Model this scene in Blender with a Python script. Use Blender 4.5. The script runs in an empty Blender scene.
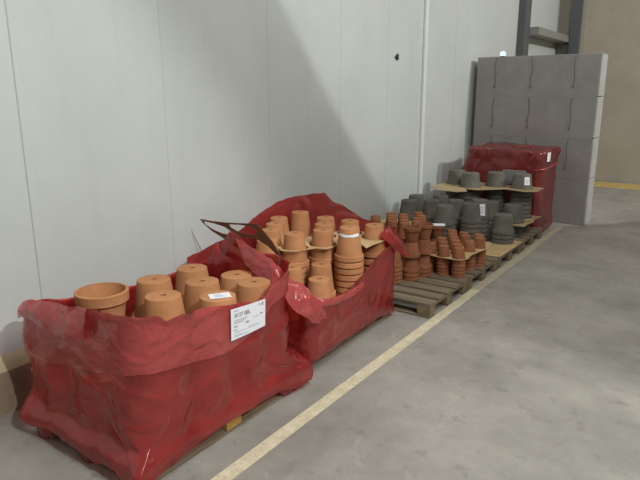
import bpy, bmesh, math, random
from mathutils import Vector, Matrix, noise
random.seed(7)
C = bpy.context.scene.collection
PI = math.pi
sin, cos = math.sin, math.cos
ORD = ['', 'second', 'third', 'fourth', 'fifth', 'sixth', 'seventh', 'eighth', 'ninth', 'tenth', 'eleventh', 'twelfth']

# ------------------------------------------------------------------ materials
def srgb(r, g, b):
    f = lambda c: (c/255/12.92) if c/255 <= .04045 else ((c/255+.055)/1.055)**2.4
    return (f(r), f(g), f(b), 1)

def nodes(name):
    m = bpy.data.materials.new(name); m.use_nodes = True
    nt = m.node_tree; nt.nodes.clear()
    out = nt.nodes.new('ShaderNodeOutputMaterial')
    return m, nt, out

def N(nt, kind, **kw):
    n = nt.nodes.new(kind)
    for k, v in kw.items():
        if k in n.inputs: n.inputs[k].default_value = v
        else: setattr(n, k, v)
    return n

def speckle(name, c1, c2, scale=6, rough=.8, bump=.0, bscale=40, spec=.3, rnd=0.0, c3=None, stretch=(1, 1, 1), detail=6):
    """two-tone noise material, optional third tone at a finer scale and per-object brightness change"""
    m, nt, out = nodes(name); L = nt.links.new
    b = N(nt, 'ShaderNodeBsdfPrincipled', Roughness=rough)
    b.inputs['Specular IOR Level'].default_value = spec
    tc = N(nt, 'ShaderNodeTexCoord'); mp = N(nt, 'ShaderNodeMapping'); mp.inputs['Scale'].default_value = stretch
    L(tc.outputs['Object'], mp.inputs['Vector'])
    no = N(nt, 'ShaderNodeTexNoise', Scale=scale, Detail=detail, Roughness=.6); L(mp.outputs[0], no.inputs['Vector'])
    cr = N(nt, 'ShaderNodeValToRGB'); cr.color_ramp.elements[0].position = .32; cr.color_ramp.elements[1].position = .68
    cr.color_ramp.elements[0].color = c1; cr.color_ramp.elements[1].color = c2
    L(no.outputs['Fac'], cr.inputs['Fac'])
    col = cr.outputs['Color']
    if c3:
        n2 = N(nt, 'ShaderNodeTexNoise', Scale=scale*4.3, Detail=4); L(mp.outputs[0], n2.inputs['Vector'])
        r2 = N(nt, 'ShaderNodeValToRGB'); r2.color_ramp.elements[0].position = .56; r2.color_ramp.elements[1].position = .72
        mx = N(nt, 'ShaderNodeMix', data_type='RGBA'); L(n2.outputs['Fac'], r2.inputs['Fac']); L(r2.outputs['Color'], mx.inputs[0])
        L(col, mx.inputs[6]); mx.inputs[7].default_value = c3; col = mx.outputs[2]
    if rnd:
        oi = N(nt, 'ShaderNodeObjectInfo'); mr = N(nt, 'ShaderNodeMapRange'); L(oi.outputs['Random'], mr.inputs[0])
        mr.inputs[3].default_value = 1-rnd; mr.inputs[4].default_value = 1+rnd
        hs = N(nt, 'ShaderNodeHueSaturation'); L(mr.outputs[0], hs.inputs['Value']); L(col, hs.inputs['Color']); col = hs.outputs[0]
    L(col, b.inputs['Base Color'])
    if bump:
        n3 = N(nt, 'ShaderNodeTexNoise', Scale=bscale, Detail=5); L(mp.outputs[0], n3.inputs['Vector'])
        bp = N(nt, 'ShaderNodeBump', Strength=bump, Distance=.01); L(n3.outputs['Fac'], bp.inputs['Height']); L(bp.outputs[0], b.inputs['Normal'])
    L(b.outputs[0], out.inputs['Surface'])
    return m

def plain(name, c, rough=.6, spec=.3, metal=0, emit=None):
    m, nt, out = nodes(name)
    b = N(nt, 'ShaderNodeBsdfPrincipled', Roughness=rough, Metallic=metal); b.inputs['Base Color'].default_value = c
    b.inputs['Specular IOR Level'].default_value = spec
    if emit:
        b.inputs['Emission Color'].default_value = c; b.inputs['Emission Strength'].default_value = emit
    nt.links.new(b.outputs[0], out.inputs['Surface'])
    return m

def film_mat(name, c1, c2, opaque=.8, rough=.22, bump=.4, bscale=6):
    """thin red polythene: part see-through tint, part diffuse/translucent, glossy skin"""
    m, nt, out = nodes(name); L = nt.links.new
    tc = N(nt, 'ShaderNodeTexCoord')
    no = N(nt, 'ShaderNodeTexNoise', Scale=5, Detail=5); L(tc.outputs['Object'], no.inputs['Vector'])
    cr = N(nt, 'ShaderNodeValToRGB'); cr.color_ramp.elements[0].position = .3; cr.color_ramp.elements[1].position = .7
    cr.color_ramp.elements[0].color = c1; cr.color_ramp.elements[1].color = c2; L(no.outputs['Fac'], cr.inputs['Fac'])
    b = N(nt, 'ShaderNodeBsdfPrincipled', Roughness=rough); L(cr.outputs[0], b.inputs['Base Color'])
    b.inputs['Specular IOR Level'].default_value = .6; b.inputs['Coat Weight'].default_value = 1; b.inputs['Coat Roughness'].default_value = .035
    mp = N(nt, 'ShaderNodeMapping'); mp.inputs['Scale'].default_value = (1, 1, 1.3); L(tc.outputs['Object'], mp.inputs['Vector'])
    n2 = N(nt, 'ShaderNodeTexNoise', Scale=bscale, Detail=2.5, Distortion=1.2); L(mp.outputs[0], n2.inputs['Vector'])
    bp = N(nt, 'ShaderNodeBump', Strength=bump, Distance=.03); L(n2.outputs['Fac'], bp.inputs['Height']); L(bp.outputs[0], b.inputs['Normal'])
    tl = N(nt, 'ShaderNodeBsdfTranslucent'); L(cr.outputs[0], tl.inputs['Color'])
    m1 = N(nt, 'ShaderNodeMixShader'); m1.inputs[0].default_value = .35; L(b.outputs[0], m1.inputs[1]); L(tl.outputs[0], m1.inputs[2])
    tr = N(nt, 'ShaderNodeBsdfTransparent'); tr.inputs['Color'].default_value = (.78, .20, .18, 1)
    m2 = N(nt, 'ShaderNodeMixShader'); m2.inputs[0].default_value = opaque; L(tr.outputs[0], m2.inputs[1]); L(m1.outputs[0], m2.inputs[2])
    L(m2.outputs[0], out.inputs['Surface'])
    return m

M = {}
M['terra'] = speckle('terracotta', srgb(172, 120, 80), srgb(192, 138, 96), 7, .85, .05, 60, .2, .09)
M['terra_dark'] = speckle('terracotta_red', srgb(140, 90, 62), srgb(162, 107, 76), 9, .85, .05, 60, .2, .10)
M['grey_pot'] = speckle('grey_clay', srgb(92, 90, 82), srgb(114, 111, 101), 8, .85, .05, 60, .2, .12)
M['film'] = film_mat('red_film', srgb(162, 52, 52), srgb(186, 70, 67), .76, .14)
M['cuff'] = film_mat('pale_red_film', srgb(196, 80, 80), srgb(216, 106, 102), .78, .18, .6, 9)
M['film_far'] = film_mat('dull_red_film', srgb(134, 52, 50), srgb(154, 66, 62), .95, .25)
M['wood'] = speckle('old_wood', srgb(96, 86, 72), srgb(140, 126, 104), 5, .85, .25, 40, .2, .12, stretch=(.35, 6, 6))
M['wood_y'] = speckle('old_wood_long', srgb(96, 86, 72), srgb(140, 126, 104), 5, .85, .25, 40, .2, .12, stretch=(6, .35, 6))
M['block'] = speckle('wood_block', srgb(104, 92, 72), srgb(146, 128, 98), 9, .85, .2, 60, .2, .12)
M['new_block'] = speckle('fresh_wood', srgb(165, 130, 66), srgb(190, 152, 84), 9, .8, .1, 60)
M['card'] = speckle('cardboard', srgb(176, 148, 106), srgb(198, 172, 130), 7, .9, .05, 90, .15, .06)
M['card_dark'] = speckle('dark_cardboard', srgb(92, 62, 42), srgb(120, 84, 58), 9, .9, .05, 90, .15)
M['paper'] = plain('white_paper', srgb(235, 236, 240), .6)
M['ink'] = plain('dark_ink', srgb(60, 62, 72), .7)
M['ink_pale'] = plain('pale_ink', srgb(165, 170, 180), .7)
M['steel'] = plain('dark_steel', srgb(88, 90, 93), .5)
M['girder'] = plain('grey_girder', srgb(140, 138, 130), .5)
M['trim'] = plain('white_trim', srgb(214, 218, 216), .45)
M['seal'] = plain('dark_seal', srgb(96, 98, 96), .7)
M['joint'] = plain('panel_joint', srgb(184, 189, 185), .6)
M['joint_dark'] = plain('dark_joint', srgb(166, 171, 168), .6)
M['line'] = speckle('line_paint', srgb(194, 183, 152), srgb(216, 206, 178), 14, .7, .05, 80, .2, 0, srgb(164, 155, 135))
M['line_worn'] = speckle('worn_line_paint', srgb(168, 160, 138), srgb(190, 180, 154), 14, .7, .05, 80, .2, 0, srgb(146, 140, 126))
M['card_grey'] = speckle('grey_tan_cardboard', srgb(148, 128, 98), srgb(172, 152, 120), 7, .9, .05, 90, .15, .06)  # darker, greyer tan than the plain card
M['yellow'] = speckle('yellow_paint', srgb(188, 162, 96), srgb(204, 178, 112), 8, .6)
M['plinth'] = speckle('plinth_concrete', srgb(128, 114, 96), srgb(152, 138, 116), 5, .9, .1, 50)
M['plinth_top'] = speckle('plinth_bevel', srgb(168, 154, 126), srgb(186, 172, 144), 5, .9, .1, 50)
M['screen'] = speckle('grey_board', srgb(134, 130, 126), srgb(146, 142, 138), 4, .6, .02, 30)
M['screen_edge'] = speckle('pale_board_edge', srgb(170, 170, 167), srgb(184, 184, 180), 5, .5)
M['strip'] = plain('joint_strip', srgb(146, 143, 139), .6)
M['strap'] = plain('grey_strap', srgb(100, 98, 96), .7)
M['green'] = plain('green_lamp', srgb(150, 255, 215), .4, .3, 0, 3)
M['carton'] = speckle('grey_carton', srgb(120, 120, 120), srgb(136, 136, 134), 6, .8)
M['backwall'] = speckle('beige_wall', srgb(158, 150, 136), srgb(170, 161, 146), 2, .8, .04, 90)

# wall panels: pale grey coated steel, faint joints every metre, smudges
m, nt, out = nodes('wall_panel'); L = nt.links.new
b = N(nt, 'ShaderNodeBsdfPrincipled', Roughness=.5); b.inputs['Specular IOR Level'].default_value = .25
tc = N(nt, 'ShaderNodeTexCoord')
n1 = N(nt, 'ShaderNodeTexNoise', Scale=1.3, Detail=8, Roughness=.65); L(tc.outputs['Object'], n1.inputs['Vector'])
cr = N(nt, 'ShaderNodeValToRGB'); cr.color_ramp.elements[0].position = .3; cr.color_ramp.elements[1].position = .7
cr.color_ramp.elements[0].color = srgb(188, 193, 189); cr.color_ramp.elements[1].color = srgb(198, 203, 199); L(n1.outputs['Fac'], cr.inputs['Fac'])
mp = N(nt, 'ShaderNodeMapping'); mp.inputs['Scale'].default_value = (1, 5, .35); L(tc.outputs['Object'], mp.inputs['Vector'])
n2 = N(nt, 'ShaderNodeTexNoise', Scale=2.2, Detail=6, Roughness=.7); L(mp.outputs[0], n2.inputs['Vector'])
r2 = N(nt, 'ShaderNodeValToRGB'); r2.color_ramp.elements[0].position = .52; r2.color_ramp.elements[1].position = .85
r2.color_ramp.elements[1].color = (.16, .16, .16, 1); L(n2.outputs['Fac'], r2.inputs['Fac'])
mx = N(nt, 'ShaderNodeMix', data_type='RGBA'); L(r2.outputs[0], mx.inputs[0]); L(cr.outputs[0], mx.inputs[6]); mx.inputs[7].default_value = srgb(150, 154, 146)
L(mx.outputs[2], b.inputs['Base Color']); L(b.outputs[0], out.inputs['Surface']); M['wall'] = m

# concrete floor: blotches, fine speckle, scuffs, stains
m, nt, out = nodes('floor_concrete'); L = nt.links.new
b = N(nt, 'ShaderNodeBsdfPrincipled', Roughness=.62); b.inputs['Specular IOR Level'].default_value = .3
tc = N(nt, 'ShaderNodeTexCoord')
n1 = N(nt, 'ShaderNodeTexNoise', Scale=1.6, Detail=9, Roughness=.68); L(tc.outputs['Object'], n1.inputs['Vector'])
cr = N(nt, 'ShaderNodeValToRGB'); cr.color_ramp.elements[0].position = .3; cr.color_ramp.elements[1].position = .7
cr.color_ramp.elements[0].color = srgb(128, 125, 117); cr.color_ramp.elements[1].color = srgb(164, 160, 151); L(n1.outputs['Fac'], cr.inputs['Fac'])
n2 = N(nt, 'ShaderNodeTexNoise', Scale=7, Detail=7, Roughness=.7); L(tc.outputs['Object'], n2.inputs['Vector'])
r2 = N(nt, 'ShaderNodeValToRGB'); r2.color_ramp.elements[0].position = .57; r2.color_ramp.elements[1].position = .76
r2.color_ramp.elements[1].color = (.85, .85, .85, 1); L(n2.outputs['Fac'], r2.inputs['Fac'])
mx = N(nt, 'ShaderNodeMix', data_type='RGBA'); L(r2.outputs[0], mx.inputs[0]); L(cr.outputs[0], mx.inputs[6]); mx.inputs[7].default_value = srgb(108, 104, 96)
n4 = N(nt, 'ShaderNodeTexNoise', Scale=3.1, Detail=8, Roughness=.72, Distortion=1.2); L(tc.outputs['Object'], n4.inputs['Vector'])
r4 = N(nt, 'ShaderNodeValToRGB'); r4.color_ramp.elements[0].position = .58; r4.color_ramp.elements[1].position = .8
r4.color_ramp.elements[1].color = (.5, .5, .5, 1); L(n4.outputs['Fac'], r4.inputs['Fac'])
mx2 = N(nt, 'ShaderNodeMix', data_type='RGBA'); L(r4.outputs[0], mx2.inputs[0]); L(mx.outputs[2], mx2.inputs[6]); mx2.inputs[7].default_value = srgb(186, 181, 168)
L(mx2.outputs[2], b.inputs['Base Color'])
n3 = N(nt, 'ShaderNodeTexNoise', Scale=60, Detail=5); L(tc.outputs['Object'], n3.inputs['Vector'])
bp = N(nt, 'ShaderNodeBump', Strength=.12, Distance=.01); L(n3.outputs['Fac'], bp.inputs['Height']); L(bp.outputs[0], b.inputs['Normal'])
L(b.outputs[0], out.inputs['Surface']); M['floor'] = m

# ------------------------------------------------------------------ mesh helpers
def obj(name, bm, mat, parent=None, smooth=False, bevel=0, loc=None, auto=None):
    me = bpy.data.meshes.new(name); bmesh.ops.recalc_face_normals(bm, faces=bm.faces[:]); bm.to_mesh(me); bm.free()
    if smooth:
        for p in me.polygons: p.use_smooth = True
    me.materials.append(M[mat] if isinstance(mat, str) else mat)
    o = bpy.data.objects.new(name, me); C.objects.link(o)
    if parent: o.parent = parent
    if loc: o.location = loc
    if bevel:
        md = o.modifiers.new('bevel', 'BEVEL'); md.width = bevel; md.segments = 2
    return o

def tag(o, label=None, cat=None, group=None, kind=None):
    for k, v in (('label', label), ('category', cat), ('group', group), ('kind', kind)):
        if v: o[k] = v
    return o

def empty(name, loc, label, cat, group=None, rz=0):
    o = bpy.data.objects.new(name, None); C.objects.link(o); o.location = loc; o.rotation_euler.z = rz
    o.empty_display_size = .1
    return tag(o, label, cat, group)

def box(bm, x0, x1, y0, y1, z0, z1):
    v = [bm.verts.new(p) for p in ((x0, y0, z0), (x1, y0, z0), (x1, y1, z0), (x0, y1, z0), (x0, y0, z1), (x1, y0, z1), (x1, y1, z1), (x0, y1, z1))]
    for f in ((0, 3, 2, 1), (4, 5, 6, 7), (0, 1, 5, 4), (1, 2, 6, 5), (2, 3, 7, 6), (3, 0, 4, 7)): bm.faces.new([v[i] for i in f])
    return bm

def bx(*a): return box(bmesh.new(), *a)

def struct(name, bm, mat, **kw):
    return tag(obj(name, bm, mat, **kw), kind='structure')

def lathe(prof, n=40):
    """closed profile [(r, z)...] spun about z"""
    bm = bmesh.new(); rings = []
    for r, z in prof: rings.append([bm.verts.new((r*cos(2*PI*i/n), r*sin(2*PI*i/n), z)) for i in range(n)])
    k = len(rings)
    for a in range(k):
        A, B = rings[a], rings[(a+1) % k]
        for i in range(n): bm.faces.new((A[i], A[(i+1) % n], B[(i+1) % n], B[i]))
    return bm

def tube(bm, pts, r, n=8):
    rings = []
    for i, p in enumerate(pts):
        p = Vector(p); d = (Vector(pts[min(i+1, len(pts)-1)])-Vector(pts[max(i-1, 0)])).normalized()
        u = d.cross(Vector((0, 0, 1)) if abs(d.z) < .9 else Vector((1, 0, 0))).normalized(); w = d.cross(u)
        rings.append([bm.verts.new(p+u*r*cos(2*PI*k/n)+w*r*sin(2*PI*k/n)) for k in range(n)])
    for a in range(len(rings)-1):
        for k in range(n): bm.faces.new((rings[a][k], rings[a][(k+1) % n], rings[a+1][(k+1) % n], rings[a+1][k]))
    bm.faces.new(rings[0]); bm.faces.new(rings[-1][::-1])
    return bm

def outline(loops, thick=.003):
    """flat shape from an outer 2D loop and hole loops, as a bmesh in the xy plane"""
    cu = bpy.data.curves.new('outline', 'CURVE'); cu.dimensions = '2D'; cu.fill_mode = 'BOTH'; cu.extrude = thick/2
    for lp in loops:
        sp = cu.splines.new('POLY'); sp.points.add(len(lp)-1); sp.use_cyclic_u = True
        for p, q in zip(sp.points, lp): p.co = (q[0], q[1], 0, 1)
    o = bpy.data.objects.new('outline', cu); C.objects.link(o); bpy.context.view_layer.update()
    me = bpy.data.meshes.new_from_object(o.evaluated_get(bpy.context.evaluated_depsgraph_get()))
    bpy.data.objects.remove(o); bpy.data.curves.remove(cu)
    bm = bmesh.new(); bm.from_mesh(me); bpy.data.meshes.remove(me)
    return bm

def text_bm(s, size):
    cu = bpy.data.curves.new('lettering', 'FONT'); cu.body = s; cu.size = size
    o = bpy.data.objects.new('lettering', cu); C.objects.link(o); bpy.context.view_layer.update()
    me = bpy.data.meshes.new_from_object(o.evaluated_get(bpy.context.evaluated_depsgraph_get()))
    bpy.data.objects.remove(o); bpy.data.curves.remove(cu)
    bm = bmesh.new(); bm.from_mesh(me); bpy.data.meshes.remove(me)
    return bm

# ------------------------------------------------------------------ the setting
struct('floor', bx(-.3, 14, -5, 13.2, -.2, 0), 'floor')
struct('wall_left', bx(-.2, 0, -5, 12.65, 0, 6.5), 'wall')
struct('wall_back', bx(-.2, 14, 12.65, 12.85, 0, 6.5), 'backwall')
bm = bmesh.new()                                                  # concrete kerb with a sloped top along the wall foot
pr = [(0, 0), (.05, 0), (.05, .246), (.004, .325), (0, .325)]
for y in (-5, 12.65): [bm.verts.new((x, y, z)) for x, z in pr]
bm.verts.ensure_lookup_table(); n = len(pr)
for i in range(n): bm.faces.new([bm.verts[j] for j in (i, (i+1) % n, n+(i+1) % n, n+i)])
bm.faces.new([bm.verts[i] for i in range(n)]); bm.faces.new([bm.verts[n+i] for i in range(n)][::-1])
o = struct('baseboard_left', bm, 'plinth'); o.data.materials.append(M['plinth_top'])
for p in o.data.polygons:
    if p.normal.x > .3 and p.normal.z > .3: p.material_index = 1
# panel joints, the white cover strip with its dark gap, the joint beyond
for k, (y, w, mt) in enumerate([(1.728, .007, 'joint_dark'), (2.72, .004, 'joint'), (3.8, .004, 'joint'), (4.86, .004, 'joint'), (5.78, .004, 'joint'), (7.6, .02, 'joint')]):
    struct('trim_%d' % (k+1), bx(0, .0015, y-w/2, y+w/2, .33, 6.5), mt)
struct('trim_7', bx(0, .03, 6.62, 6.70, .33, 6.5), 'trim', bevel=.006)
struct('trim_8', bx(0, .012, 6.70, 6.735, .33, 6.5), 'seal')
# steel bay at the far end: column, girder, corner column, reveal
struct('trim_9', bx(0, .115, 10.1, 10.4, 0, 6.5), 'steel')
struct('trim_10', bx(.27, .44, 12.45, 12.65, 0, 6.5), 'steel')
struct('trim_11', bx(.01, .26, 10.4, 12.64, 2.60, 2.72), 'girder')
struct('trim_12', bx(.16, .262, 12.50, 12.65, 0, 2.58), 'seal')
struct('trim_13', bx(.44, .52, 12.58, 12.65, 0, 6.5), 'backwall')
# painted lines
struct('floor_line', bx(1.376, 1.456, -2, 4.9, 0, .002), 'line')
struct('floor_line', bx(1.376, 1.456, 4.9, 7.9, 0, .002), 'line_worn')
struct('floor_stripe', bx(.05, 9, 11.75, 12.45, 0, .002), 'yellow')
# little dark clip on the wall
o = obj('wall_clip', outline([[(-.03, 0), (.02, .035), (.03, .01), (.028, -.03)]], .02), 'ink')
o.matrix_world = Matrix.Translation((.012, 5.96, 2.07)) @ Matrix.Rotation(PI/2, 4, 'Z') @ Matrix.Rotation(PI/2, 4, 'X')
tag(o, 'small dark triangular clip fixed high on the pale grey wall', 'clip')

# ------------------------------------------------------------------ pallets
DECK = .115
def pallet(x0, y0, lx, ly, along, label, group, fresh=False, name='pallet'):
    """long boards run along `along`; blocks 3 x 3; cross boards under the deck, base boards below"""
    t = empty(name, (x0, y0, 0), label, 'pallet', group)
    swap = along == 'y'; A, B = (ly, lx) if swap else (lx, ly)
    def b(nm, a0, a1, b0, b1, z0, z1, mat):
        c = (b0, b1, a0, a1) if swap else (a0, a1, b0, b1)
        return obj(nm, bx(*c, z0, z1), mat, t, bevel=.002)
    wd, wc = ('wood_y', 'wood') if swap else ('wood', 'wood_y')
    nb = 5 if B < .85 else 7; w = .13 if B < .85 else .1; g = (B-nb*w)/(nb-1)
    for i in range(nb): b('deck_board', 0, A, i*(w+g), i*(w+g)+w, .098, DECK, wd)
    for i in range(3):
        a = i*(A-.11)/2
        b('cross_board', a, a+.11, 0, B, .081, .0975, wc)
        for j in range(3):
            c = j*(B-.1)/2
            b('block', a, a+.11, c, c+.1, .0185, .0805, 'new_block' if (fresh and i == 1 and (j == 2)) else 'block')
    for j in range(3):
        c = j*(B-.1)/2
        b('base_board', 0, A, c, c+.1, .0025, .018, wd)
    return t
pallet(.385, 1.42, .80, 1.20, 'y', 'wooden pallet with a yellowish block under the front red wrap', 'pallets', True)
pallet(.285, 2.74, .80, 1.18, 'y', 'wooden pallet mostly hidden under the second red wrap', 'pallets')
pallet(.17, 4.03, 1.20, .79, 'x', 'weathered wooden pallet with bare boards beside the second red wrap', 'pallets')
pallet(.17, 4.83, 1.20, .79, 'x', 'weathered wooden pallet under the tray of small terracotta pots', 'pallets')
pallet(.17, 5.63, 1.20, .79, 'x', 'weathered wooden pallet under the nearer grey pots, brown card on its edge', 'pallets')
pallet(.17, 6.43, 1.20, .79, 'x', 'weathered wooden pallet under the two-tier grey pots, last before the far red load', 'pallets')

# ------------------------------------------------------------------ pots
def pot_meshes(key, R0, r0, h, Rr, rh, t, mat):
    """inverted pot: rim at z=0, base with drain hole at z=h"""
    sl = (R0-r0)/h; bv = .006 if h > .16 else .004; hole = .017 if h > .16 else .006
    body = [(hole, h), (r0-bv, h), (r0-bv*.3, h-bv*.3), (r0, h-bv), (R0-sl*rh, rh), (R0, .0015), (R0-t, .0015), (r0-t+sl*.012, h-.012), (hole, h-.012)]
    e = .003 if h > .16 else .002
    rim = [(R0-sl*rh+.0005, rh), (Rr-e-.002, rh), (Rr-.002, rh-e), (Rr, e), (Rr-e, 0), (R0-t+.0005, 0), (R0+.0004, .002)]
    o1 = obj('pot_body_source', lathe(body), mat, smooth=False); o2 = obj('pot_rim_source', lathe(rim), mat)
    for o in (o1, o2):
        for p in o.data.polygons: p.use_smooth = True
        o.data.set_sharp_from_angle(angle=math.radians(38))
    m1, m2 = o1.data, o2.data
    m1.name = key; m2.name = key+'_rim'
    bpy.data.objects.remove(o1); bpy.data.objects.remove(o2)
    return m1, m2, h
POT = {
 'large': pot_meshes('large_pot', .128, .093, .26, .138, .058, .0062, 'terra'),
 'medium': pot_meshes('medium_pot', .096, .069, .23, .1045, .036, .0038, 'terra'),
 'slim': pot_meshes('slim_pot', .072, .052, .13, .0785, .030, .0032, 'terra_dark'),
 'small': pot_meshes('small_pot', .0575, .045, .13, .0625, .028, .0026, 'terra_dark'),
 'grey': pot_meshes('grey_pot', .108, .083, .20, .1145, .042, .0045, 'grey_pot'),
 'grey_big': pot_meshes('big_grey_pot', .122, .098, .20, .128, .042, .0045, 'grey_pot'),
}
NAMES = {'large': 'terracotta_pot', 'medium': 'terracotta_pot', 'slim': 'terracotta_pot', 'small': 'terracotta_pot', 'grey': 'grey_pot', 'grey_big': 'grey_pot'}
def pot(kind, x, y, z, label, group=None, flip=False, tilt=(0, 0)):
    m1, m2, h = POT[kind]
    o = bpy.data.objects.new(NAMES[kind], m1); C.objects.link(o)
    r = bpy.data.objects.new('rim', m2); C.objects.link(r); r.parent = o
    o.location = (x, y, z+(h if flip else 0))
    o.rotation_euler = (tilt[0]+(PI if flip else 0), tilt[1], random.uniform(0, 6.28) if not any(tilt) else 0)
    return tag(o, label, 'pot', group)
def stack(kind, x, y, n, step, top, nested, group, ngroup, z0=DECK+.001, jit=0):
    """n pots nested mouth down; top label, and a label (or function of depth) for those under it"""
    for k in range(n):
        d = n-1-k
        j = (random.uniform(-jit, jit), random.uniform(-jit, jit))
        if d == 0: pot(kind, x, y, z0+k*step, top, group)
        else: pot(kind, x+j[0], y+j[1], z0+k*step, nested(d) if callable(nested) else nested, ngroup)
    return z0+(n-1)*step+POT[kind][2]

# --- front red wrap: large pots
hid1 = 'large terracotta pot nested in a stack hidden behind the front red film'
G1, H1 = 'large pots showing in the front red wrap', 'large pots nested behind the front red film'
P1 = [(.538, 2.092, 6, 'large inverted terracotta pot just right of the open upright pot'),
      (.462, 2.452, 5, 'large inverted terracotta pot rearmost in the front red wrap, beside the red peak'),
      (.794, 1.937, 6, 'large inverted terracotta pot nearest the folded front edge of the front wrap'),
      (.788, 2.222, 6, 'large inverted terracotta pot behind the pot carrying a white paper slip'),
      (1.036, 2.092, 6, 'large inverted terracotta pot with a white paper slip on its base'),
      (.788, 2.503, 5, 'large inverted terracotta pot right below the torn red peak of film'),
      (1.036, 2.374, 6, 'large inverted terracotta pot just behind the white printed label')]
tops = []
for x, y, n, lab in P1:
    tops.append(stack('large', x, y, n, .063 if n == 6 else .070, lab, hid1, G1, H1))
stack('large', .485, 1.79, 2, .0625, hid1, hid1, H1, H1)
zb = DECK+.001+.0625+.26
pot('large', .485, 1.79, zb+.002, 'large terracotta pot standing upright with open rim, leftmost in front wrap', G1, True, (0, 0))
sl = obj('paper_slip', outline([[(-.055, -.038), (.055, -.038), (.055, .038), (-.055, .038)]], .0015), 'paper')
sl.location = (1.05, 2.092, tops[4]+.0025); sl.rotation_euler = (0, .0, .95)
tag(sl, 'white paper slip lying on a large inverted terracotta pot', 'paper')
ob = bmesh.new()
for k in range(3): box(ob, -.03, .03-.012*k, -.018+.016*k, -.013+.016*k, .001, .0016)
obj('printed_lines', ob, 'ink_pale', sl)

# --- second red wrap: medium pots through a holed cardboard sheet
G2, H2 = 'medium pots in the second red wrap', 'medium pots nested out of sight in the second red wrap'
hid2 = 'medium terracotta pot nested out of sight inside the second red wrap'
st2 = {
 'A': (0.252, 3.583, 'medium terracotta pot, rearmost of three in the left row of second wrap'),
 'B': (0.365, 3.397, 'medium terracotta pot, middle of three in the left row of second wrap'),
 'C': (0.469, 3.211, 'medium terracotta pot, nearest of three in the left row of second wrap'),
 'E': (0.689, 3.21, 'medium terracotta pot at the near cardboard edge, left of its equal neighbour'),
 'F': (0.553, 3.796, 'medium terracotta pot, rearmost of the middle row of three on the cardboard'),
 'G': (0.678, 3.589, 'medium terracotta pot, second of three in the middle row on the cardboard'),
 'H': (0.792, 3.407, 'medium terracotta pot at the cardboard edge, nearest of the middle row'),
 'I': (0.779, 3.796, 'medium terracotta pot partly hidden behind the pot with a white paper band'),
 'J': (1.006, 3.425, 'medium terracotta pot with a torn white paper band, tall nested stack below'),
 'K': (1.008, 3.773, 'medium terracotta pot alone at the right corner of the cardboard sheet')}
for k, (x, y, lab) in st2.items():
    if k in 'EHJ':
        nm = {'E': 'the left cardboard-edge pot', 'H': 'the middle cardboard-edge pot', 'J': 'the pot with white paper band'}[k]
        stack('medium', x, y, 11, .0454 if k == 'J' else .041, lab, (lambda d, nm=nm: 'medium terracotta pot nested %s below %s' % (ORD[d], nm) if d < 9 else hid2), G2, H2)
    else:
        stack('medium', x, y, 8, .058, lab, hid2, G2, H2)
stack('medium', .300, 3.80, 8, .060, 'tallest medium terracotta pot, at the back between the left and middle rows', hid2, G2, H2)
for (x, y, n, s, lab) in [(.913, 3.212, 6, .0445, 'medium terracotta pot below the cardboard, behind the lowest front pot'),
                          (1.040, 3.004, 6, .039, 'medium terracotta pot lowest at the front of second wrap'),
                          (.83, 2.985, 7, .0405, 'medium terracotta pot below the cardboard, left beside the red folds')]:
    stack('medium', x, y, n, s, lab, hid2, G2, H2)
stack('medium', .61, 3.005, 7, .0655, 'medium terracotta pot with a brown card strip crossing it, left side of second wrap', hid2, G2, H2)

def holed_sheet(name, outer, holes, z, mat, label, cat='cardboard', wave=.008, thick=.004, group=None):
    lp = [outer]+[[(x+r*cos(2*PI*i/28), y+r*sin(2*PI*i/28)) for i in range(28)] for x, y, r in holes]
    bm = outline(lp, thick)
    if wave:
        bmesh.ops.triangulate(bm, faces=bm.faces[:])
        for v in bm.verts: v.co.z += wave*noise.noise((v.co.x*4, v.co.y*4, z*9))
    o = obj(name, bm, mat); o.location.z = z
    return tag(o, label, cat, group)
zs = .645
rr = lambda k, z, n: k
e2 = [(.20, 3.10), (.32, 3.06), (.55, 3.12), (.64, 3.07), (.74, 3.045), (.80, 3.075), (.84, 3.24), (.93, 3.255), (1.035, 3.30), (1.00, 3.41), (1.07, 3.46), (1.10, 3.60), (1.17, 3.66), (1.165, 3.88), (.20, 3.88)]
hl = [(x, y, .096) for k, (x, y, l) in st2.items() if k in 'EGHIK']
e2b = [(.585, 3.14), (.67, 3.085), (.77, 3.12), (.82, 3.29), (.90, 3.31), (.90, 3.37), (.905, 3.46), (.95, 3.52), (1.01, 3.54), (1.065, 3.52), (1.11, 3.48), (1.105, 3.58), (1.115, 3.68), (1.105, 3.885), (.665, 3.885), (.66, 3.70), (.575, 3.60), (.60, 3.46), (.565, 3.33)]
holed_sheet('cardboard_sheet', e2b, hl, .652, 'card', 'tan cardboard sheet with holes around the pots of the second red wrap')
# torn white paper band round pot J
bm = bmesh.new(); a0 = -2.3; K = 16
for i in range(K+1):
    a = a0+2.3*i/K; zt = .762+.004*sin(i*.55); zbt = zt-.013-.009*abs(sin(i*.35))
    for z in (zbt, zt):
        r = .069+(.80-z)*.1174+.0022
        bm.verts.new((1.006+r*cos(a), 3.425+r*sin(a), z))
bm.verts.ensure_lookup_table()
for i in range(K): bm.faces.new([bm.verts[j] for j in (2*i, 2*i+2, 2*i+3, 2*i+1)])
o = obj('paper_band', bm, 'paper', smooth=True); tag(o, 'torn white paper band stuck round a medium terracotta pot', 'paper')
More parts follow.
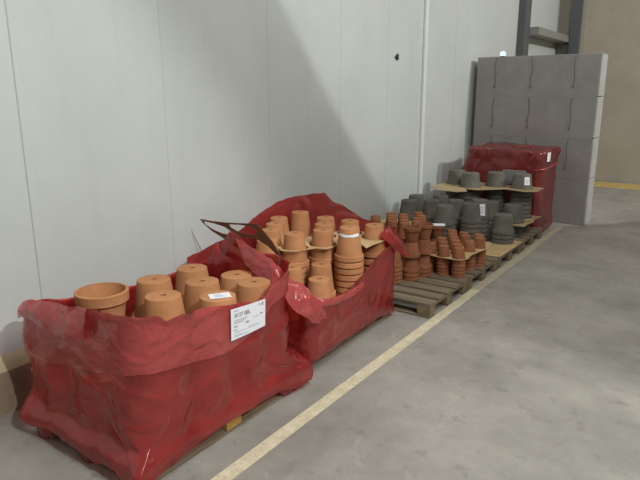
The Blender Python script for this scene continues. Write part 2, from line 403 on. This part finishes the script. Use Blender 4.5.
# dark card strip with two oval cut-outs leaning out of the wrap (outline in the plane y = 2.84: x, z)
def card_strip():
    outer = [(0.149, 0.858), (0.264, 0.857), (0.395, 0.863), (0.668, 0.887), (0.709, 0.859), (0.79, 0.791), (0.861, 0.703), (0.876, 0.652), (0.845, 0.694), (0.756, 0.753), (0.656, 0.789), (0.57, 0.787), (0.452, 0.75), (0.37, 0.749), (0.26, 0.787), (0.176, 0.833)]
    h1 = [(0.182, 0.847), (0.292, 0.843), (0.384, 0.831), (0.446, 0.804), (0.436, 0.782), (0.353, 0.782), (0.261, 0.801), (0.195, 0.828)]
    h2 = [(0.422, 0.854), (0.521, 0.863), (0.608, 0.864), (0.675, 0.845), (0.649, 0.811), (0.579, 0.805), (0.501, 0.815), (0.439, 0.834)]
    bm = outline([outer, h1, h2], .005)
    for v in bm.verts:
        x, z, t = v.co.x, v.co.y, v.co.z
        v.co = (x, 2.84+t, z)
    return bm
o = obj('card_strip', card_strip(), 'card_dark'); tag(o, 'dark brown card strip with two oval cut-outs poking out between red wraps', 'cardboard')

# --- third and fourth pallets
G3 = 'slim pots standing on the bare-boarded pallet'
H3 = 'small pots nested out of sight on the tray pallet'
for x, y, n, nm in [(.860, 4.385, 5, 'the stack touching the second red wrap'), (.945, 4.546, 3, 'the stack with the nearest upright pot'), (.985, 4.712, 3, 'the stack with the second upright pot')]:
    top = 'slim terracotta pot topping the nested ones of %s' % nm
    zt = stack('slim', x, y, n, .036, top, lambda d, nm=nm: 'slim terracotta pot nested %s from the top in %s' % (ORD[d], nm), G3, G3)
    if n == 3:
        z2 = zt+.002
        pot('slim', x, y, z2, 'slim inverted terracotta pot carrying the upright one in %s' % nm, G3)
        pot('slim', x, y, z2+.132, 'slim upright terracotta pot, open rim up, %s' % ('nearest the red wrap' if y < 4.6 else 'second from the red wrap'), G3, True)
zt = stack('slim', .795, 5.43, 2, .036, 'slim inverted terracotta pot under the pot capped with white card', lambda d: 'slim terracotta pot nested %s from top below the white-capped pot' % ORD[d], G3, G3)
pot('slim', .795, 5.43, zt+.002, 'slim upright terracotta pot capped with a white card, behind the tray', G3, True)
o = obj('white_card', bx(-.075, .075, -.05, .05, 0, .004), 'paper'); o.location = (.795, 5.43, zt+.133); o.rotation_euler.z = .5
tag(o, 'white card lying on top of an upright slim terracotta pot', 'card')

rows = [('lone pot at the tray left corner', [(.98, 4.873)]),
        ('short left row of the tray', [(1.121, 4.841), (1.052, 4.98), (.988, 5.104)]),
        ('long diagonal row of the tray', [(1.265, 4.842), (1.20, 4.959), (1.125, 5.10), (1.063, 5.212), (1.005, 5.327), (.945, 5.459)]),
        ('short row at the tray right', [(1.255, 5.119), (1.141, 5.318), (1.074, 5.435)]),
        ('far right pair on the tray', [(1.287, 5.294), (1.224, 5.437)])]
tray_holes = []
for nm, pts in rows:
    for i, (x, y) in enumerate(pts):
        place = {1: ''}.get(len(pts), ('nearest' if i == 0 else ORD[i]+' from the front')+' in the ')
        lab = 'small inverted terracotta pot, %s%s' % (place, nm)
        vis = i == 0 or nm.startswith('far right') or nm.startswith('short row at')
        stack('small', x, y, 5, .0325, lab,
              (lambda d, nm=nm, i=i: ('small pot nested %s below the %s one of the %s' % (ORD[d] if d > 1 else 'right', 'nearest' if i == 0 else ORD[i], nm)).replace('nearest one of the lone', 'lone')) if vis
              else 'small terracotta pot nested under the tray, hidden behind the front stacks', 'small pots on the cardboard tray', 'small pots nested under the tray' if vis else H3)
        tray_holes.append((x, y, .0595))
tray = [(.87, 4.90), (.98, 4.84), (1.10, 4.80), (1.20, 4.765), (1.32, 4.775), (1.372, 4.84), (1.352, 5.0), (1.37, 5.2), (1.385, 5.36), (1.352, 5.52), (1.25, 5.56), (.99, 5.57), (.93, 5.50), (.905, 5.33), (.90, 5.31)]
tray = [(.895, 4.86), (.98, 4.795), (1.10, 4.77), (1.20, 4.765), (1.31, 4.77), (1.345, 4.85), (1.325, 5.0), (1.345, 5.15), (1.365, 5.32), (1.34, 5.50), (1.25, 5.53), (1.0, 5.54), (.87, 5.53), (.87, 5.40), (.92, 5.28), (.92, 5.05), (.90, 4.95)]
hx = [h for h in tray_holes]
holed_sheet('cardboard_tray', tray, hx, .2835, 'card', 'tan cardboard tray with round holes gripping the small terracotta pots', wave=.005)
# rear block: small pots in short rows on a higher card, itself on nested stacks
for x, y in [(.30, 5.0), (.28, 5.42), (.50, 4.93), (.72, 4.91), (.56, 5.42), (.68, 5.21)]:
    stack('small', x, y, 5, .038, 'small terracotta pot hidden below the rear cardboard sheet', 'small terracotta pot hidden below the rear cardboard sheet', H3, H3)
holed_sheet('cardboard_sheet', [(.20, 4.88), (.38, 4.80), (.55, 4.785), (.70, 4.79), (.80, 4.80), (.90, 4.85), (.88, 5.0), (.84, 5.1), (.78, 5.30), (.69, 5.33), (.69, 5.5), (.20, 5.5)], [], .4005, 'card', 'tan cardboard sheet carrying rows of small pots behind the tray', wave=0)
for c, pts in enumerate([[(.342, 4.975), (.410, 4.862)], [(.398, 5.195), (.458, 5.085), (.525, 4.975), (.588, 4.862)],
                         [(.529, 5.20), (.590, 5.088), (.656, 4.975), (.717, 4.862)], [(.720, 5.113), (.784, 4.985), (.845, 4.872)]]):
    for i, (px, py) in enumerate(pts):
        pot('small', px, py, .4035, 'small inverted terracotta pot, %s in the %s row by the wall' % ('rearmost' if i == 0 else ORD[i]+' from the back', ['leftmost', 'second', 'third', 'fourth'][c]), 'small pots on the rear cardboard')
for x, y, w_ in [(.70, 5.25, 'left'), (.615, 5.37, 'right')]:
    pot('small', x, y, .4035, 'small inverted terracotta pot behind the upright slim pots, %s of a pair' % w_, 'small pots on the rear cardboard')

# --- fifth pallet: grey pots
G5 = 'grey pots on the fifth pallet'
H5 = 'grey pots nested out of sight'
hid5 = 'grey pot nested out of sight behind the terracotta pots'
for x, y, lab, vis in [(.292, 5.802, 'grey inverted pot leftmost by the wall, behind the small terracotta rows', 0),
                  (.228, 6.12, 'grey inverted pot in the back row by the wall, leftmost there', 0),
                  (.507, 5.925, 'grey inverted pot in the middle row, second from the wall', 0),
                  (.464, 6.266, 'grey inverted pot in the back row, second from the wall', 0),
                  (.745, 5.726, 'grey inverted pot nearest the white-capped terracotta pot', 1),
                  (.719, 6.08, 'grey inverted pot in the back row, third from the wall', 0),
                  (.933, 5.98, 'grey inverted pot left beside the pot with a hanging white tag', 1),
                  (.927, 6.246, 'grey inverted pot with a white tag, on the nearer grey pallet', 1)]:
    stack('grey', x, y, 6, .0495, lab, (lambda d, lab=lab: 'grey pot nested %s below the %s' % (ORD[d] if d > 1 else 'right', lab[14:])) if vis else hid5, G5, H5)
stack('grey_big', 1.185, 6.275, 3, .05, 'grey pot topping the short stack at the pallet front edge', lambda d: 'grey pot nested %s from the top in the short front-edge stack' % ORD[d], G5, G5, z0=DECK+.0065)
holed_sheet('cardboard_sheet', [(1.05, 5.66), (1.2, 5.655), (1.375, 5.66), (1.38, 6.40), (1.06, 6.41), (1.06, 6.0)], [], DECK+.003, 'card', 'brown cardboard sheet flat on the pallet under the short grey stack', wave=0)

# --- sixth pallet: grey pots in tiers
G6 = 'large grey pots on the top card'
for x, y, lab, vis in [(.37, 6.95, 'wide grey pot on the top card, leftmost by the wall', 0), (.60, 6.80, 'wide grey pot on the top card, second from the wall', 0),
                       (.835, 7.02, 'wide grey pot on the top card, left in front of the grey carton', 1), (1.14, 7.03, 'wide grey pot with a white tag, right end of the top card', 1)]:
    stack('grey_big', x, y, 10, .0505, lab, (lambda d, lab=lab: 'wide grey pot nested %s below the %s' % (ORD[d] if d > 1 else 'right', 'top-card pot before the grey carton' if 'carton' in lab else 'white-tagged top-card pot')) if vis else 'wide grey pot nested in shadow below the top card', G6, 'wide grey pots nested under the top card')
stack('grey_big', 1.165, 6.68, 4, .05, 'wide grey pot standing through the lower card, behind the front-edge stack', lambda d: 'wide grey pot nested %s below the one through the lower card' % ORD[d], G6, 'wide grey pots nested under the top card')
stack('grey_big', .88, 6.72, 4, .05, 'wide grey pot in shadow between the two cards', 'wide grey pot nested in shadow below the lower card', G6, 'wide grey pots nested under the top card')
rg = .1305
holed_sheet('cardboard_sheet', [(.22, 6.68), (.45, 6.60), (.75, 6.63), (.93, 6.80), (1.0, 6.84), (1.26, 6.80), (1.37, 6.86), (1.36, 7.19), (.22, 7.19)],
            [(.37, 6.95, rg), (.60, 6.80, rg), (.835, 7.02, rg), (1.14, 7.03, rg)], .605, 'card_grey', 'tan cardboard sheet with drooping corners under the top grey pots', wave=.012)
holed_sheet('cardboard_sheet', [(1.02, 6.50), (1.36, 6.49), (1.345, 6.65), (1.37, 6.80), (1.34, 6.95), (1.365, 7.18), (1.02, 7.18)], [(1.165, 6.68, .134), (1.14, 7.03, .142)], .265, 'card_grey', 'wavy cardboard sheet low around the grey pots of the last open pallet', wave=.012)
holed_sheet('cardboard_sheet', [(.25, 6.42), (.40, 6.30), (.62, 6.32), (.70, 6.45), (.62, 6.60), (.30, 6.62)], [], .622, 'card_grey', 'loose torn cardboard piece lying left of the top grey pots', wave=.03)
o = obj('grey_carton', bx(-.14, .14, -.012, .012, 0, .17), 'carton', bevel=.004); o.location = (1.0, 7.165, .618); o.rotation_euler = (0, 0, 0)
tag(o, 'flat grey carton standing behind the top grey pots', 'carton')
def side_tag(x, y, r0, r1, z0, z1, ang, w, label):
    bm = bmesh.new(); K = 6
    for i in range(K+1):
        a = ang+(i/K-.5)*w
        bm.verts.new((x+r0*cos(a), y+r0*sin(a), z0)); bm.verts.new((x+r1*cos(a), y+r1*sin(a), z1))
    bm.verts.ensure_lookup_table()
    for i in range(K): bm.faces.new([bm.verts[j] for j in (2*i, 2*i+2, 2*i+3, 2*i+1)])
    o = obj('paper_tag', bm, 'paper', smooth=True); tag(o, label, 'tag')
    bm = bmesh.new()
    for q in range(3):
        f0 = .25+.2*q; f1 = f0+.07; A = []
        for f in (f0, f1):
            r = r0+(r1-r0)*f+.0012
            A.append([(x+r*cos(a), y+r*sin(a), z0+(z1-z0)*f) for a in (ang-w*.3, ang, ang+w*.3)])
        vs = [[bm.verts.new(p) for p in row] for row in A]
        for i in range(2): bm.faces.new((vs[0][i], vs[0][i+1], vs[1][i+1], vs[1][i]))
    obj('printed_lines', bm, 'ink_pale', o)
side_tag(.927, 6.246, .1095, .094, .405, .53, -.95, .7, 'white paper tag on the grey pot of the nearer grey pallet')
side_tag(1.14, 7.03, .1175, .103, .655, .745, -.75, .6, 'white paper tag on the right-end grey pot of top card')

# ------------------------------------------------------------------ red film
def lerp_tab(tab, t):
    for (a, va), (b_, vb) in zip(tab, tab[1:]):
        if t <= b_:
            f = (t-a)/max(b_-a, 1e-6); return va+(vb-va)*max(0, min(1, f))
    return tab[-1][1]
NS, NC = 56, 12
def ring(x0, x1, y0, y1, rad):
    """rounded rectangle from the near-left corner counter-clockwise; returns (point, normal, u) with u = side + fraction"""
    cs = [((x0, y0), PI, 0), ((x1, y0), 1.5*PI, 1), ((x1, y1), 0, 2), ((x0, y1), .5*PI, 3)]
    sg = [(1, 1), (-1, 1), (-1, -1), (1, -1)]
    out = []
    for k in range(4):
        (cx, cy), a0, _ = cs[k]; r = rad[k]; c0 = Vector((cx+sg[k][0]*r, cy+sg[k][1]*r))
        for i in range(NC):
            a = a0+PI/2*i/NC; nrm = Vector((cos(a), sin(a))); out.append((c0+nrm*r, nrm, k-.06+.12*i/NC))
        (nx, ny), na, _ = cs[(k+1) % 4]; r2 = rad[(k+1) % 4]
        a = a0+PI/2; nrm = Vector((cos(a), sin(a)))
        p0 = c0+nrm*r; p1 = Vector((nx+sg[(k+1) % 4][0]*r2, ny+sg[(k+1) % 4][1]*r2))+nrm*r2
        for i in range(NS): out.append((p0.lerp(p1, i/NS), nrm, k+.06+.88*i/NS))
    return out
def film_rows(shape, zbot, ztop, M_, wr, seed, off=0, calm=None, extra=None):
    rows = []; base = shape(.3); n = len(base)
    us = [b[2] for b in base]
    for j in range(M_+1):
        v = j/M_; row = []
        for i in range(n):
            u = us[i]; z = zbot(u)+(ztop(u)-zbot(u))*v
            p, nr, _ = shape(z)[i]
            s = p.x*1.0+p.y*1.0
            cre = max(0, .12-abs(noise.noise((p.x*3.1+z*1.7+seed, p.y*3.1-z*1.3, z*3.3))))/.12
            a = cre*cre*.9+noise.noise((p.x*2.2+seed, p.y*2.2, z*2.0))*1.6+noise.noise((p.x*5+z*3+seed, p.y*5-z*2, z*9))*.8+noise.noise((p.x*16+seed, p.y*16, z*13+p.x*6))*.3
            amp = wr*(1 if not calm else calm(p, z))
            if v > .85: amp *= 1+(v-.85)*7
            q = p+nr*(off+(a+.7)*amp+(extra(u, z, p)*(1 if not calm else calm(p, z)) if extra else 0))
            row.append(Vector((q.x, q.y, z+(noise.noise((p.x*9, p.y*9, seed))*.012 if v > .97 else 0))))
        rows.append(row)
    return rows
_cache = {}
def skin(rows, closed=True):
    bm = bmesh.new(); V = [[bm.verts.new(p) for p in r] for r in rows]; n = len(rows[0])
    for a in range(len(V)-1):
        for i in range(n if closed else n-1): bm.faces.new((V[a][i], V[a][(i+1) % n], V[a+1][(i+1) % n], V[a+1][i]))
    return bm
def patch(ctrl, nu, nv, amp, seed, push=(0, 0, 0)):
    """smooth sheet through a grid of control points (Catmull-Rom both ways), crumpled"""
    def cr(P, t):
        t = t*(len(P)-1); i = min(int(t), len(P)-2); f = t-i
        p0, p1, p2, p3 = P[max(i-1, 0)], P[i], P[i+1], P[min(i+2, len(P)-1)]
        return .5*((2*p1)+(p2-p0)*f+(2*p0-5*p1+4*p2-p3)*f*f+(3*p1-p0-3*p2+p3)*f**3)
    ctrl = [[Vector(p) for p in r] for r in ctrl]; rows = []
    for a in range(nu+1):
        row = []
        for b_ in range(nv+1):
            p = cr([cr(r, b_/nv) for r in ctrl], a/nu)
            d = Vector((noise.noise(p*7+Vector((seed, 0, 0))), noise.noise(p*7+Vector((0, seed, 3))), noise.noise(p*7+Vector((0, 5, seed)))))
            d2 = Vector((noise.noise(p*21+Vector((seed, 1, 0))), noise.noise(p*21+Vector((2, seed, 3))), noise.noise(p*21+Vector((4, 5, seed)))))
            row.append(p+d*amp+d2*amp*.45)
        rows.append(row)
    return skin(rows, False)

# front wrap
def sm(a, b_, t):
    t = max(0, min(1, (t-a)/(b_-a))); return t*t*(3-2*t)
def shape1(z):
    k = round(z, 3)
    if ('1', k) in _cache: return _cache['1', k]
    f = sm(.117, .19, z); up = sm(.45, .72, z)
    g = sm(.115, .28, z); flare = .035*(1-sm(.05, .16, z))*sm(-.1, .05, z)
    r = ring(.316-.036*f+.03*up, 1.215-.025*f, 1.395+.05*f+.01*up-flare*.3, 2.655+.015*f, (.015+.06*g, .015+.08*g, .015+.31*g, .015+.04*g))
    _cache['1', k] = r; return r
ztop1 = lambda u: lerp_tab([(-.1, .665), (0.05, .70), (.15, .715), (.3, .76), (.45, .765), (.7, .79), (.95, .81), (1.05, .80), (1.10, .757), (1.2, .752), (1.32, .745), (1.42, .72), (1.54, .70), (1.65, .68), (1.78, .645), (1.86, .665), (1.97, .75),
     (2.1, .75), (2.22, .73), (2.30, .75), (2.42, .83), (2.58, .85), (2.70, .775), (2.78, .69), (2.83, .76), (2.88, .67), (2.95, .62), (3.05, .58), (3.3, .57), (3.7, .60), (3.9, .66), (4.0, .67)], u)
zbot1 = lambda u: lerp_tab([(-.1, .11), (.03, .10), (.12, .07), (.25, .10), (.5, .085), (.62, .06), (.8, .085), (.94, .03), (1.03, .02), (1.12, .06), (1.3, .09), (1.45, .095), (1.6, .09), (1.75, .075), (1.86, .03), (1.95, .04), (2.05, .08), (2.5, .09), (3, .1), (4, .11)], u)
calm1 = lambda p, z: .12 if (p.x > 1.05 and 1.93 < p.y < 2.34 and z > .46) else 1
def extra1(u, z, p):
    # pulled-out corners, folds fanning up from them, pot columns and rims pressing through
    e = 0
    for uc, am in ((0, .03), (1, .035), (2, .012)):
        d = abs(u-uc); e += am*math.exp(-(d/.10)**2)*(1-sm(.06, .24, z))
        a = math.atan2(max(z-.02, .001), d*1.1+.02); dist = math.hypot(z, d*1.1)
        e += .0065*max(0, sin(a*15+uc*2))**3*math.exp(-(dist/.38)**2)
    m = sm(.12, .2, z)*(1-sm(.44, .52, z))
    e += m*(.0022*sin(2*PI*z/.063)*max(0, noise.noise((p.x*4, p.y*4, 3)))*2.5+.010*cos(2*PI*(p.x+p.y)/.28))
    return e
w1 = obj('red_wrap', skin(film_rows(shape1, zbot1, ztop1, 72, .009, 3.1, 0, calm1, extra1)), 'film', smooth=True)
tag(w1, 'red plastic wrap with folded pale cuff and printed label around the nearest pallet', 'plastic wrap')
zc1 = lambda u: lerp_tab([(-.1, .40), (.05, .43), (.35, .45), (.75, .505), (1.0, .55), (1.1, .53), (1.35, .485), (1.55, .455), (1.75, .50), (1.86, .56), (1.95, .62), (2.1, .60), (2.5, .62), (3, .45), (4, .40)], u)
def calm1c(p, z): return (.12 if (p.x > 1.05 and 1.93 < p.y < 2.34 and z > .46) else 1.0)
obj('folded_cuff', skin(film_rows(shape1, zc1, lambda u: ztop1(u)+.006, 24, .009, 3.1, .012, calm1c, extra1)), 'cuff', w1, smooth=True)
obj('torn_flap', patch([[(.70, 2.60, .845), (.74, 2.585, .78), (.80, 2.57, .70)],
                       [(.90, 2.60, .80), (.93, 2.57, .74), (.97, 2.52, .66)],
                       [(1.05, 2.585, .735), (1.075, 2.54, .70), (1.10, 2.46, .63)],
                       [(1.16, 2.66, .61), (1.185, 2.59, .57), (1.20, 2.52, .53)],
                       [(1.225, 2.76, .47), (1.235, 2.68, .45), (1.225, 2.60, .44)],
                       [(1.24, 2.82, .37), (1.24, 2.76, .36), (1.235, 2.68, .38)]], 40, 20, .024, 4.4), 'cuff', w1, smooth=True)
obj('front_fold', patch([[(.32, 1.452, .70), (.40, 1.44, .735), (.56, 1.425, .76), (.72, 1.43, .765), (.90, 1.43, .80)],
                        [(.31, 1.42, .66), (.40, 1.405, .69), (.56, 1.39, .70), (.72, 1.395, .68), (.90, 1.405, .73)],
                        [(.315, 1.415, .62), (.40, 1.405, .65), (.56, 1.395, .65), (.72, 1.40, .61), (.88, 1.415, .66)]], 14, 44, .016, 9.2), 'cuff', w1, smooth=True)
# skirts of film wrapped round the pallet feet
for (x0, x1, y0, y1) in [(.37, .50, 1.405, 1.415), (.74, .86, 1.405, 1.415), (1.19, 1.20, 2.40, 2.60)]:
    obj('film_tail', patch([[(x0, y0, .10), ((x0+x1)/2, y0-.006, .10), (x1, y1, .10)], [(x0+.01, y0, .05), ((x0+x1)/2, y0-.008, .05), (x1-.01*(x1-x0 > .05), y1, .05)], [(x0+.02*(x1-x0 > .05), y0+.02*(y1-y0 > .05), .006), ((x0+x1)/2, (y0+y1)/2 if y1-y0 > .05 else y0, .004), (x1-.03*(x1-x0 > .05), y1-.03*(y1-y0 > .05), .006)]], 8, 10, .006, 2.2), 'film', w1, smooth=True)
# printed label on the aisle side
xs = 1.212
lab = empty('printed_label_anchor', (0, 0, 0), None, None) if False else None
def on_label(s, t, out=0):      # s along y, t up: slightly bowed paper
    y = 1.997+.262*s; z = .513-.004*s+(.168-.016*s)*t
    x = xs+.004*sin(PI*s)+.006*(t-.5)+out-.010*s*(s > .9)*0
    return Vector((x, y, z))
rows = [[on_label(i/12, j/8) for i in range(13)] for j in range(9)]
lb = obj('printed_label', skin(rows, False), 'paper', w1, smooth=True); lb['label'] = 'white printed label'
def print_text(s, size, s0, t0, mat, nm='lettering'):
    bm = text_bm(s, 1.0)
    for v in bm.verts: v.co = on_label(s0+v.co.x*size/.258, t0+v.co.y*size/.163, .0015)
    obj(nm, bm, mat, lb)
print_text('0127 00L', .030, .09, .70, 'ink')
print_text('100', .017, .38, .40, 'ink')
def print_bars(bars, mat):
    bm = bmesh.new()
    for s0, s1, t0, t1 in bars:
        n = 6
        a = [bm.verts.new(on_label(s0+(s1-s0)*i/n, t0, .0012)) for i in range(n+1)]; c = [bm.verts.new(on_label(s0+(s1-s0)*i/n, t1, .0012)) for i in range(n+1)]
        for i in range(n): bm.faces.new((a[i], a[i+1], c[i+1], c[i]))
    obj('printed_lines', bm, mat, lb)
print_bars([(.08, .20, .90, .925), (.08, .45, .60, .62), (.08, .40, .55, .57), (.08, .34, .50, .52), (.08, .30, .12, .135), (.08, .48, .08, .095), (.08, .42, .21, .225), (.46, .80, .20, .215), (.46, .72, .25, .262), (.62, .80, .50, .515)], 'ink_pale')
print_bars([(.08, .17, .40, .425), (.08, .16, .29, .31), (.83, .90, .53, .56), (.80, .83, .86, .90), (.88, .91, .82, .90), (.91, .95, .89, .91)], 'ink')

# second wrap
def shape2(z):
    k = round(z, 3)
    if ('2', k) in _cache: return _cache['2', k]
    f = sm(.02, .12, z); up = sm(.5, .72, z)
    r = ring(.265-.165*f+.05*up, 1.105+.085*f, 2.722-.02*f, 3.945+.025*f, (.012+.05*f, .012+.06*f, .012+.09*f, .012+.03*f))
    r = [(Vector((p.x-.078*f*max(0, min(1, (p.y-2.72)/1.2))*max(0, p.x)/1.19, p.y)), nr, u) for p, nr, u in r]
    _cache['2', k] = r; return r
ztop2 = lambda u: lerp_tab([(-.1, .60), (0, .60), (.3, .53), (.6, .50), (.93, .50), (1.06, .50), (1.14, .455), (1.27, .452), (1.4, .462), (1.52, .495), (1.62, .535), (1.85, .605), (1.90, .66), (1.96, .715),
     (2.05, .70), (2.13, .70), (2.32, .74), (2.5, .82), (2.6, .845), (2.68, .915), (2.76, .895), (2.95, .865), (3.05, .86), (3.2, .845), (3.36, .80), (3.5, .735), (3.7, .66), (3.95, .60), (4.0, .60)], u)
zbot2 = lambda u: lerp_tab([(-.1, .1), (.2, .09), (.5, .08), (.9, .03), (1.02, .004), (1.08, .01), (1.16, .05), (1.3, .09), (1.5, .095), (1.75, .085), (1.88, .05), (1.96, .02), (2.1, .06), (3, .1), (4, .1)], u)
w2 = obj('red_wrap', skin(film_rows(shape2, zbot2, ztop2, 44, .009, 8.7)), 'film', smooth=True)
tag(w2, 'red plastic wrap torn open over pots stacked on cardboard, second from the front', 'plastic wrap')
obj('torn_flap', patch([[(1.09, 3.70, .70), (1.10, 3.82, .73), (1.05, 3.95, .71)],
                       [(1.15, 3.76, .62), (1.17, 3.86, .64), (1.14, 3.97, .63)],
                       [(1.16, 3.84, .55), (1.19, 3.91, .54), (1.19, 3.985, .52)],
                       [(1.21, 3.93, .49), (1.225, 3.96, .485), (1.215, 3.99, .47)]], 20, 14, .014, 6.1), 'film', w2, smooth=True)
obj('folded_cuff', patch([[(1.02, 2.716, .55), (1.11, 2.716, .54), (1.185, 2.80, .50), (1.195, 2.95, .46), (1.195, 3.12, .455), (1.195, 3.3, .475)],
                         [(1.02, 2.706, .52), (1.12, 2.706, .51), (1.20, 2.79, .475), (1.207, 2.95, .435), (1.207, 3.12, .43), (1.205, 3.3, .455)],
                         [(1.02, 2.706, .49), (1.12, 2.706, .48), (1.20, 2.79, .455), (1.205, 2.95, .415), (1.205, 3.12, .41), (1.203, 3.3, .435)]], 8, 40, .009, 5.5), 'cuff', w2, smooth=True)

# far wrapped load, closed over the top
def shape7(z):
    k = round(z, 3)
    if ('7', k) in _cache: return _cache['7', k]
    f = sm(.0, .2, z); sh = .03*sm(.72, .80, z); up = sm(.93, 1.03, z)
    r = ring(.255+.02*f+.10*sm(.70, 1.0, z), 1.30-.02*f-.02*sh+.02*sm(.8, 1, z), 7.30, 8.06-.02*up, (.06, .07, .07, .06))
    _cache['7', k] = r; return r
rows = film_rows(shape7, lambda u: .012, lambda u: 1.0+.012*sin(u*5), 34, .010, 1.7)
cx, cy = .80, 7.68; last = rows[-1]
for s_, dz in ((.985, .018), (.95, .026), (.85, .028), (.65, .026), (.4, .03), (.15, .03), (.01, .03)):
    rows.append([Vector((cx+(p.x-cx)*s_, cy+(p.y-cy)*s_, p.z+dz+noise.noise((p.x*8*s_, p.y*8*s_, 2))*.012)) for p in last])
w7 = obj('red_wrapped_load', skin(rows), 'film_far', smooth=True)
tag(w7, 'tall load fully wrapped in dull red film in front of the grey screen', 'wrapped load')
bm = bmesh.new(); v = [bm.verts.new(p) for p in ((1.318, 7.37, .885), (1.321, 7.50, .885), (1.324, 7.50, .995), (1.318, 7.37, .995))]; bm.faces.new(v)
lb7 = obj('printed_label', bm, 'paper', w7); lb7['label'] = 'white printed label'
obj('printed_mark', bx(1.3185, 1.3195, 7.435, 7.46, .94, .96), 'ink', lb7)
obj('film_seam', patch([[(1.20, 7.27, .80), (1.29, 7.285, .815), (1.318, 7.40, .815), (1.322, 7.7, .83), (1.318, 8.0, .84)], [(1.20, 7.27, .785), (1.30, 7.28, .80), (1.325, 7.40, .80), (1.33, 7.7, .815), (1.32, 8.0, .825)]], 3, 24, .006, 4), 'cuff', w7, smooth=True)

# ------------------------------------------------------------------ tall grey screen behind
t = empty('partition_screen', (.09, 8.18, 0), 'tall grey screen of four stacked boards with hanging dark straps', 'screen')
for k, (z0, z1) in enumerate([(0, .605), (.609, 1.122), (1.126, 1.638), (1.642, 2.155)]):
    obj('board', bx(0, 1.555, 0, .34, z0, z1), 'screen', t, bevel=.006)
    obj('end_cap', bx(1.556, 1.575, .004, .336, z0+.004, z1-.004), 'screen_edge', t, bevel=.003)
for k in range(3): obj('joint_strip', bx(.004, 1.55, -.003, .0, [.60, 1.117, 1.633][k], [.613, 1.13, 1.646][k]), 'strip', t)
for x in (.255, .735, 1.265):
    for z0, z1 in ((1.245, 1.618), (1.765, 2.135), (.74, 1.105)):
        bm = bmesh.new(); w = .010
        tube(bm, [(x+(.008*sin(k*.9+x*7)), -.012, z1+(z0-z1)*k/8) for k in range(9)], .004, 6)
        s_ = obj('hanging_strap', bm, 'strap', t)
        obj('clip', bx(x-.009, x+.009, -.022, -.004, z0-.012, z0+.010), 'seal', s_, bevel=.003)
# small green lamp on top
t2 = empty('signal_lamp', (.39, 8.30, 2.156), 'small glowing green lamp on top of the grey screen', 'lamp')
obj('lamp_base', lathe([(.001, 0), (.035, 0), (.035, .015), (.001, .015)], 20), 'seal', t2)
obj('lamp_lens', lathe([(.001, .0155), (.034, .0155), (.036, .04), (.026, .065), (.001, .072)], 20), 'green', t2, smooth=True)

# ------------------------------------------------------------------ light
def spot_edge(name, Lp, W1, W2, half, side, power, blend, size, col):
    """spot whose cone edge crosses the wall along the line W1-W2; `side` picks the lit side"""
    Lp, W1, W2 = Vector(Lp), Vector(W1), Vector(W2)
    a1, a2 = (W1-Lp).normalized(), (W2-Lp).normalized()
    mid = (a1+a2).normalized(); p = a1.cross(a2).normalized()*side
    al = math.acos(min(1, cos(half)/mid.dot(a1))); d = mid*cos(al)+p*sin(al)
    l = bpy.data.lights.new(name, 'SPOT'); l.energy = power; l.spot_size = 2*half; l.spot_blend = blend; l.shadow_soft_size = size; l.color = col
    o = bpy.data.objects.new(name, l); C.objects.link(o); o.location = Lp; o.rotation_euler = d.to_track_quat('-Z', 'Y').to_euler()
    return o
def area(name, loc, tgt, size, power, col):
    l = bpy.data.lights.new(name, 'AREA'); l.shape = 'RECTANGLE'; l.size, l.size_y = size; l.energy = power; l.color = col
    o = bpy.data.objects.new(name, l); C.objects.link(o); o.location = loc
    o.rotation_euler = (Vector(tgt)-Vector(loc)).to_track_quat('-Z', 'Y').to_euler(); return o
spot_edge('far_shadow_edge_spot', (8.5, 8.5, 6.0), (0, 3.904, 2.413), (0, 5.872, .383), math.radians(72), -1, 1150, .012, .05, (1, .99, .95))  # added spot, its cone edge stands in for the sharp cast-shadow line
spot_edge('near_shadow_edge_spot', (7.0, .5, 5.5), (0, 3.05, 2.3), (0, 4.4, .78), math.radians(40), 1, 1100, .25, .05, (.97, 1, .99))  # added spot, soft cone edge ends where the dark wall band begins
spot_edge('middle_shadow_edge_spot', (8.0, 6.0, 6.0), (0, 3.55, 2.3), (0, 4.95, .78), math.radians(60), -1, 420, .12, .1, (.98, 1, .98))  # added weak spot, brightens the wall beyond the dark band
area('hall_light', (4.5, 2.0, 6.3), (2.5, 3.5, 0), (1.2, 4), 280, (1, .99, .97))
area('far_light', (6.0, 9.0, 6.3), (4, 9, 0), (1.2, 4), 60, (1, .93, .82))
w = bpy.data.worlds.new('hall_air'); bpy.context.scene.world = w; w.use_nodes = True
w.node_tree.nodes['Background'].inputs[0].default_value = (.97, 1, 1, 1); w.node_tree.nodes['Background'].inputs[1].default_value = .175

# ------------------------------------------------------------------ camera
cd = bpy.data.cameras.new('camera'); cam = bpy.data.objects.new('camera', cd); C.objects.link(cam)
f_px, pitch, roll, yaw = 593.54, .2463, -.0028, .6064
cd.sensor_fit = 'HORIZONTAL'; cd.sensor_width = 36; cd.lens = 36*f_px/640; cd.clip_end = 100
fw = Vector((-sin(yaw)*cos(pitch), cos(yaw)*cos(pitch), -sin(pitch))); r0 = Vector((cos(yaw), sin(yaw), 0)); u0 = r0.cross(fw)
R_ = r0*cos(roll)+u0*sin(roll); U_ = -r0*sin(roll)+u0*cos(roll)
cam.matrix_world = Matrix(((R_.x, U_.x, -fw.x, 3.13228), (R_.y, U_.y, -fw.y, 0), (R_.z, U_.z, -fw.z, 1.71896), (0, 0, 0, 1)))
sc = bpy.context.scene; sc.camera = cam
sc.view_settings.view_transform = 'Standard'; sc.view_settings.look = 'None'
sc.cycles.max_bounces = 8; sc.cycles.transparent_max_bounces = 16
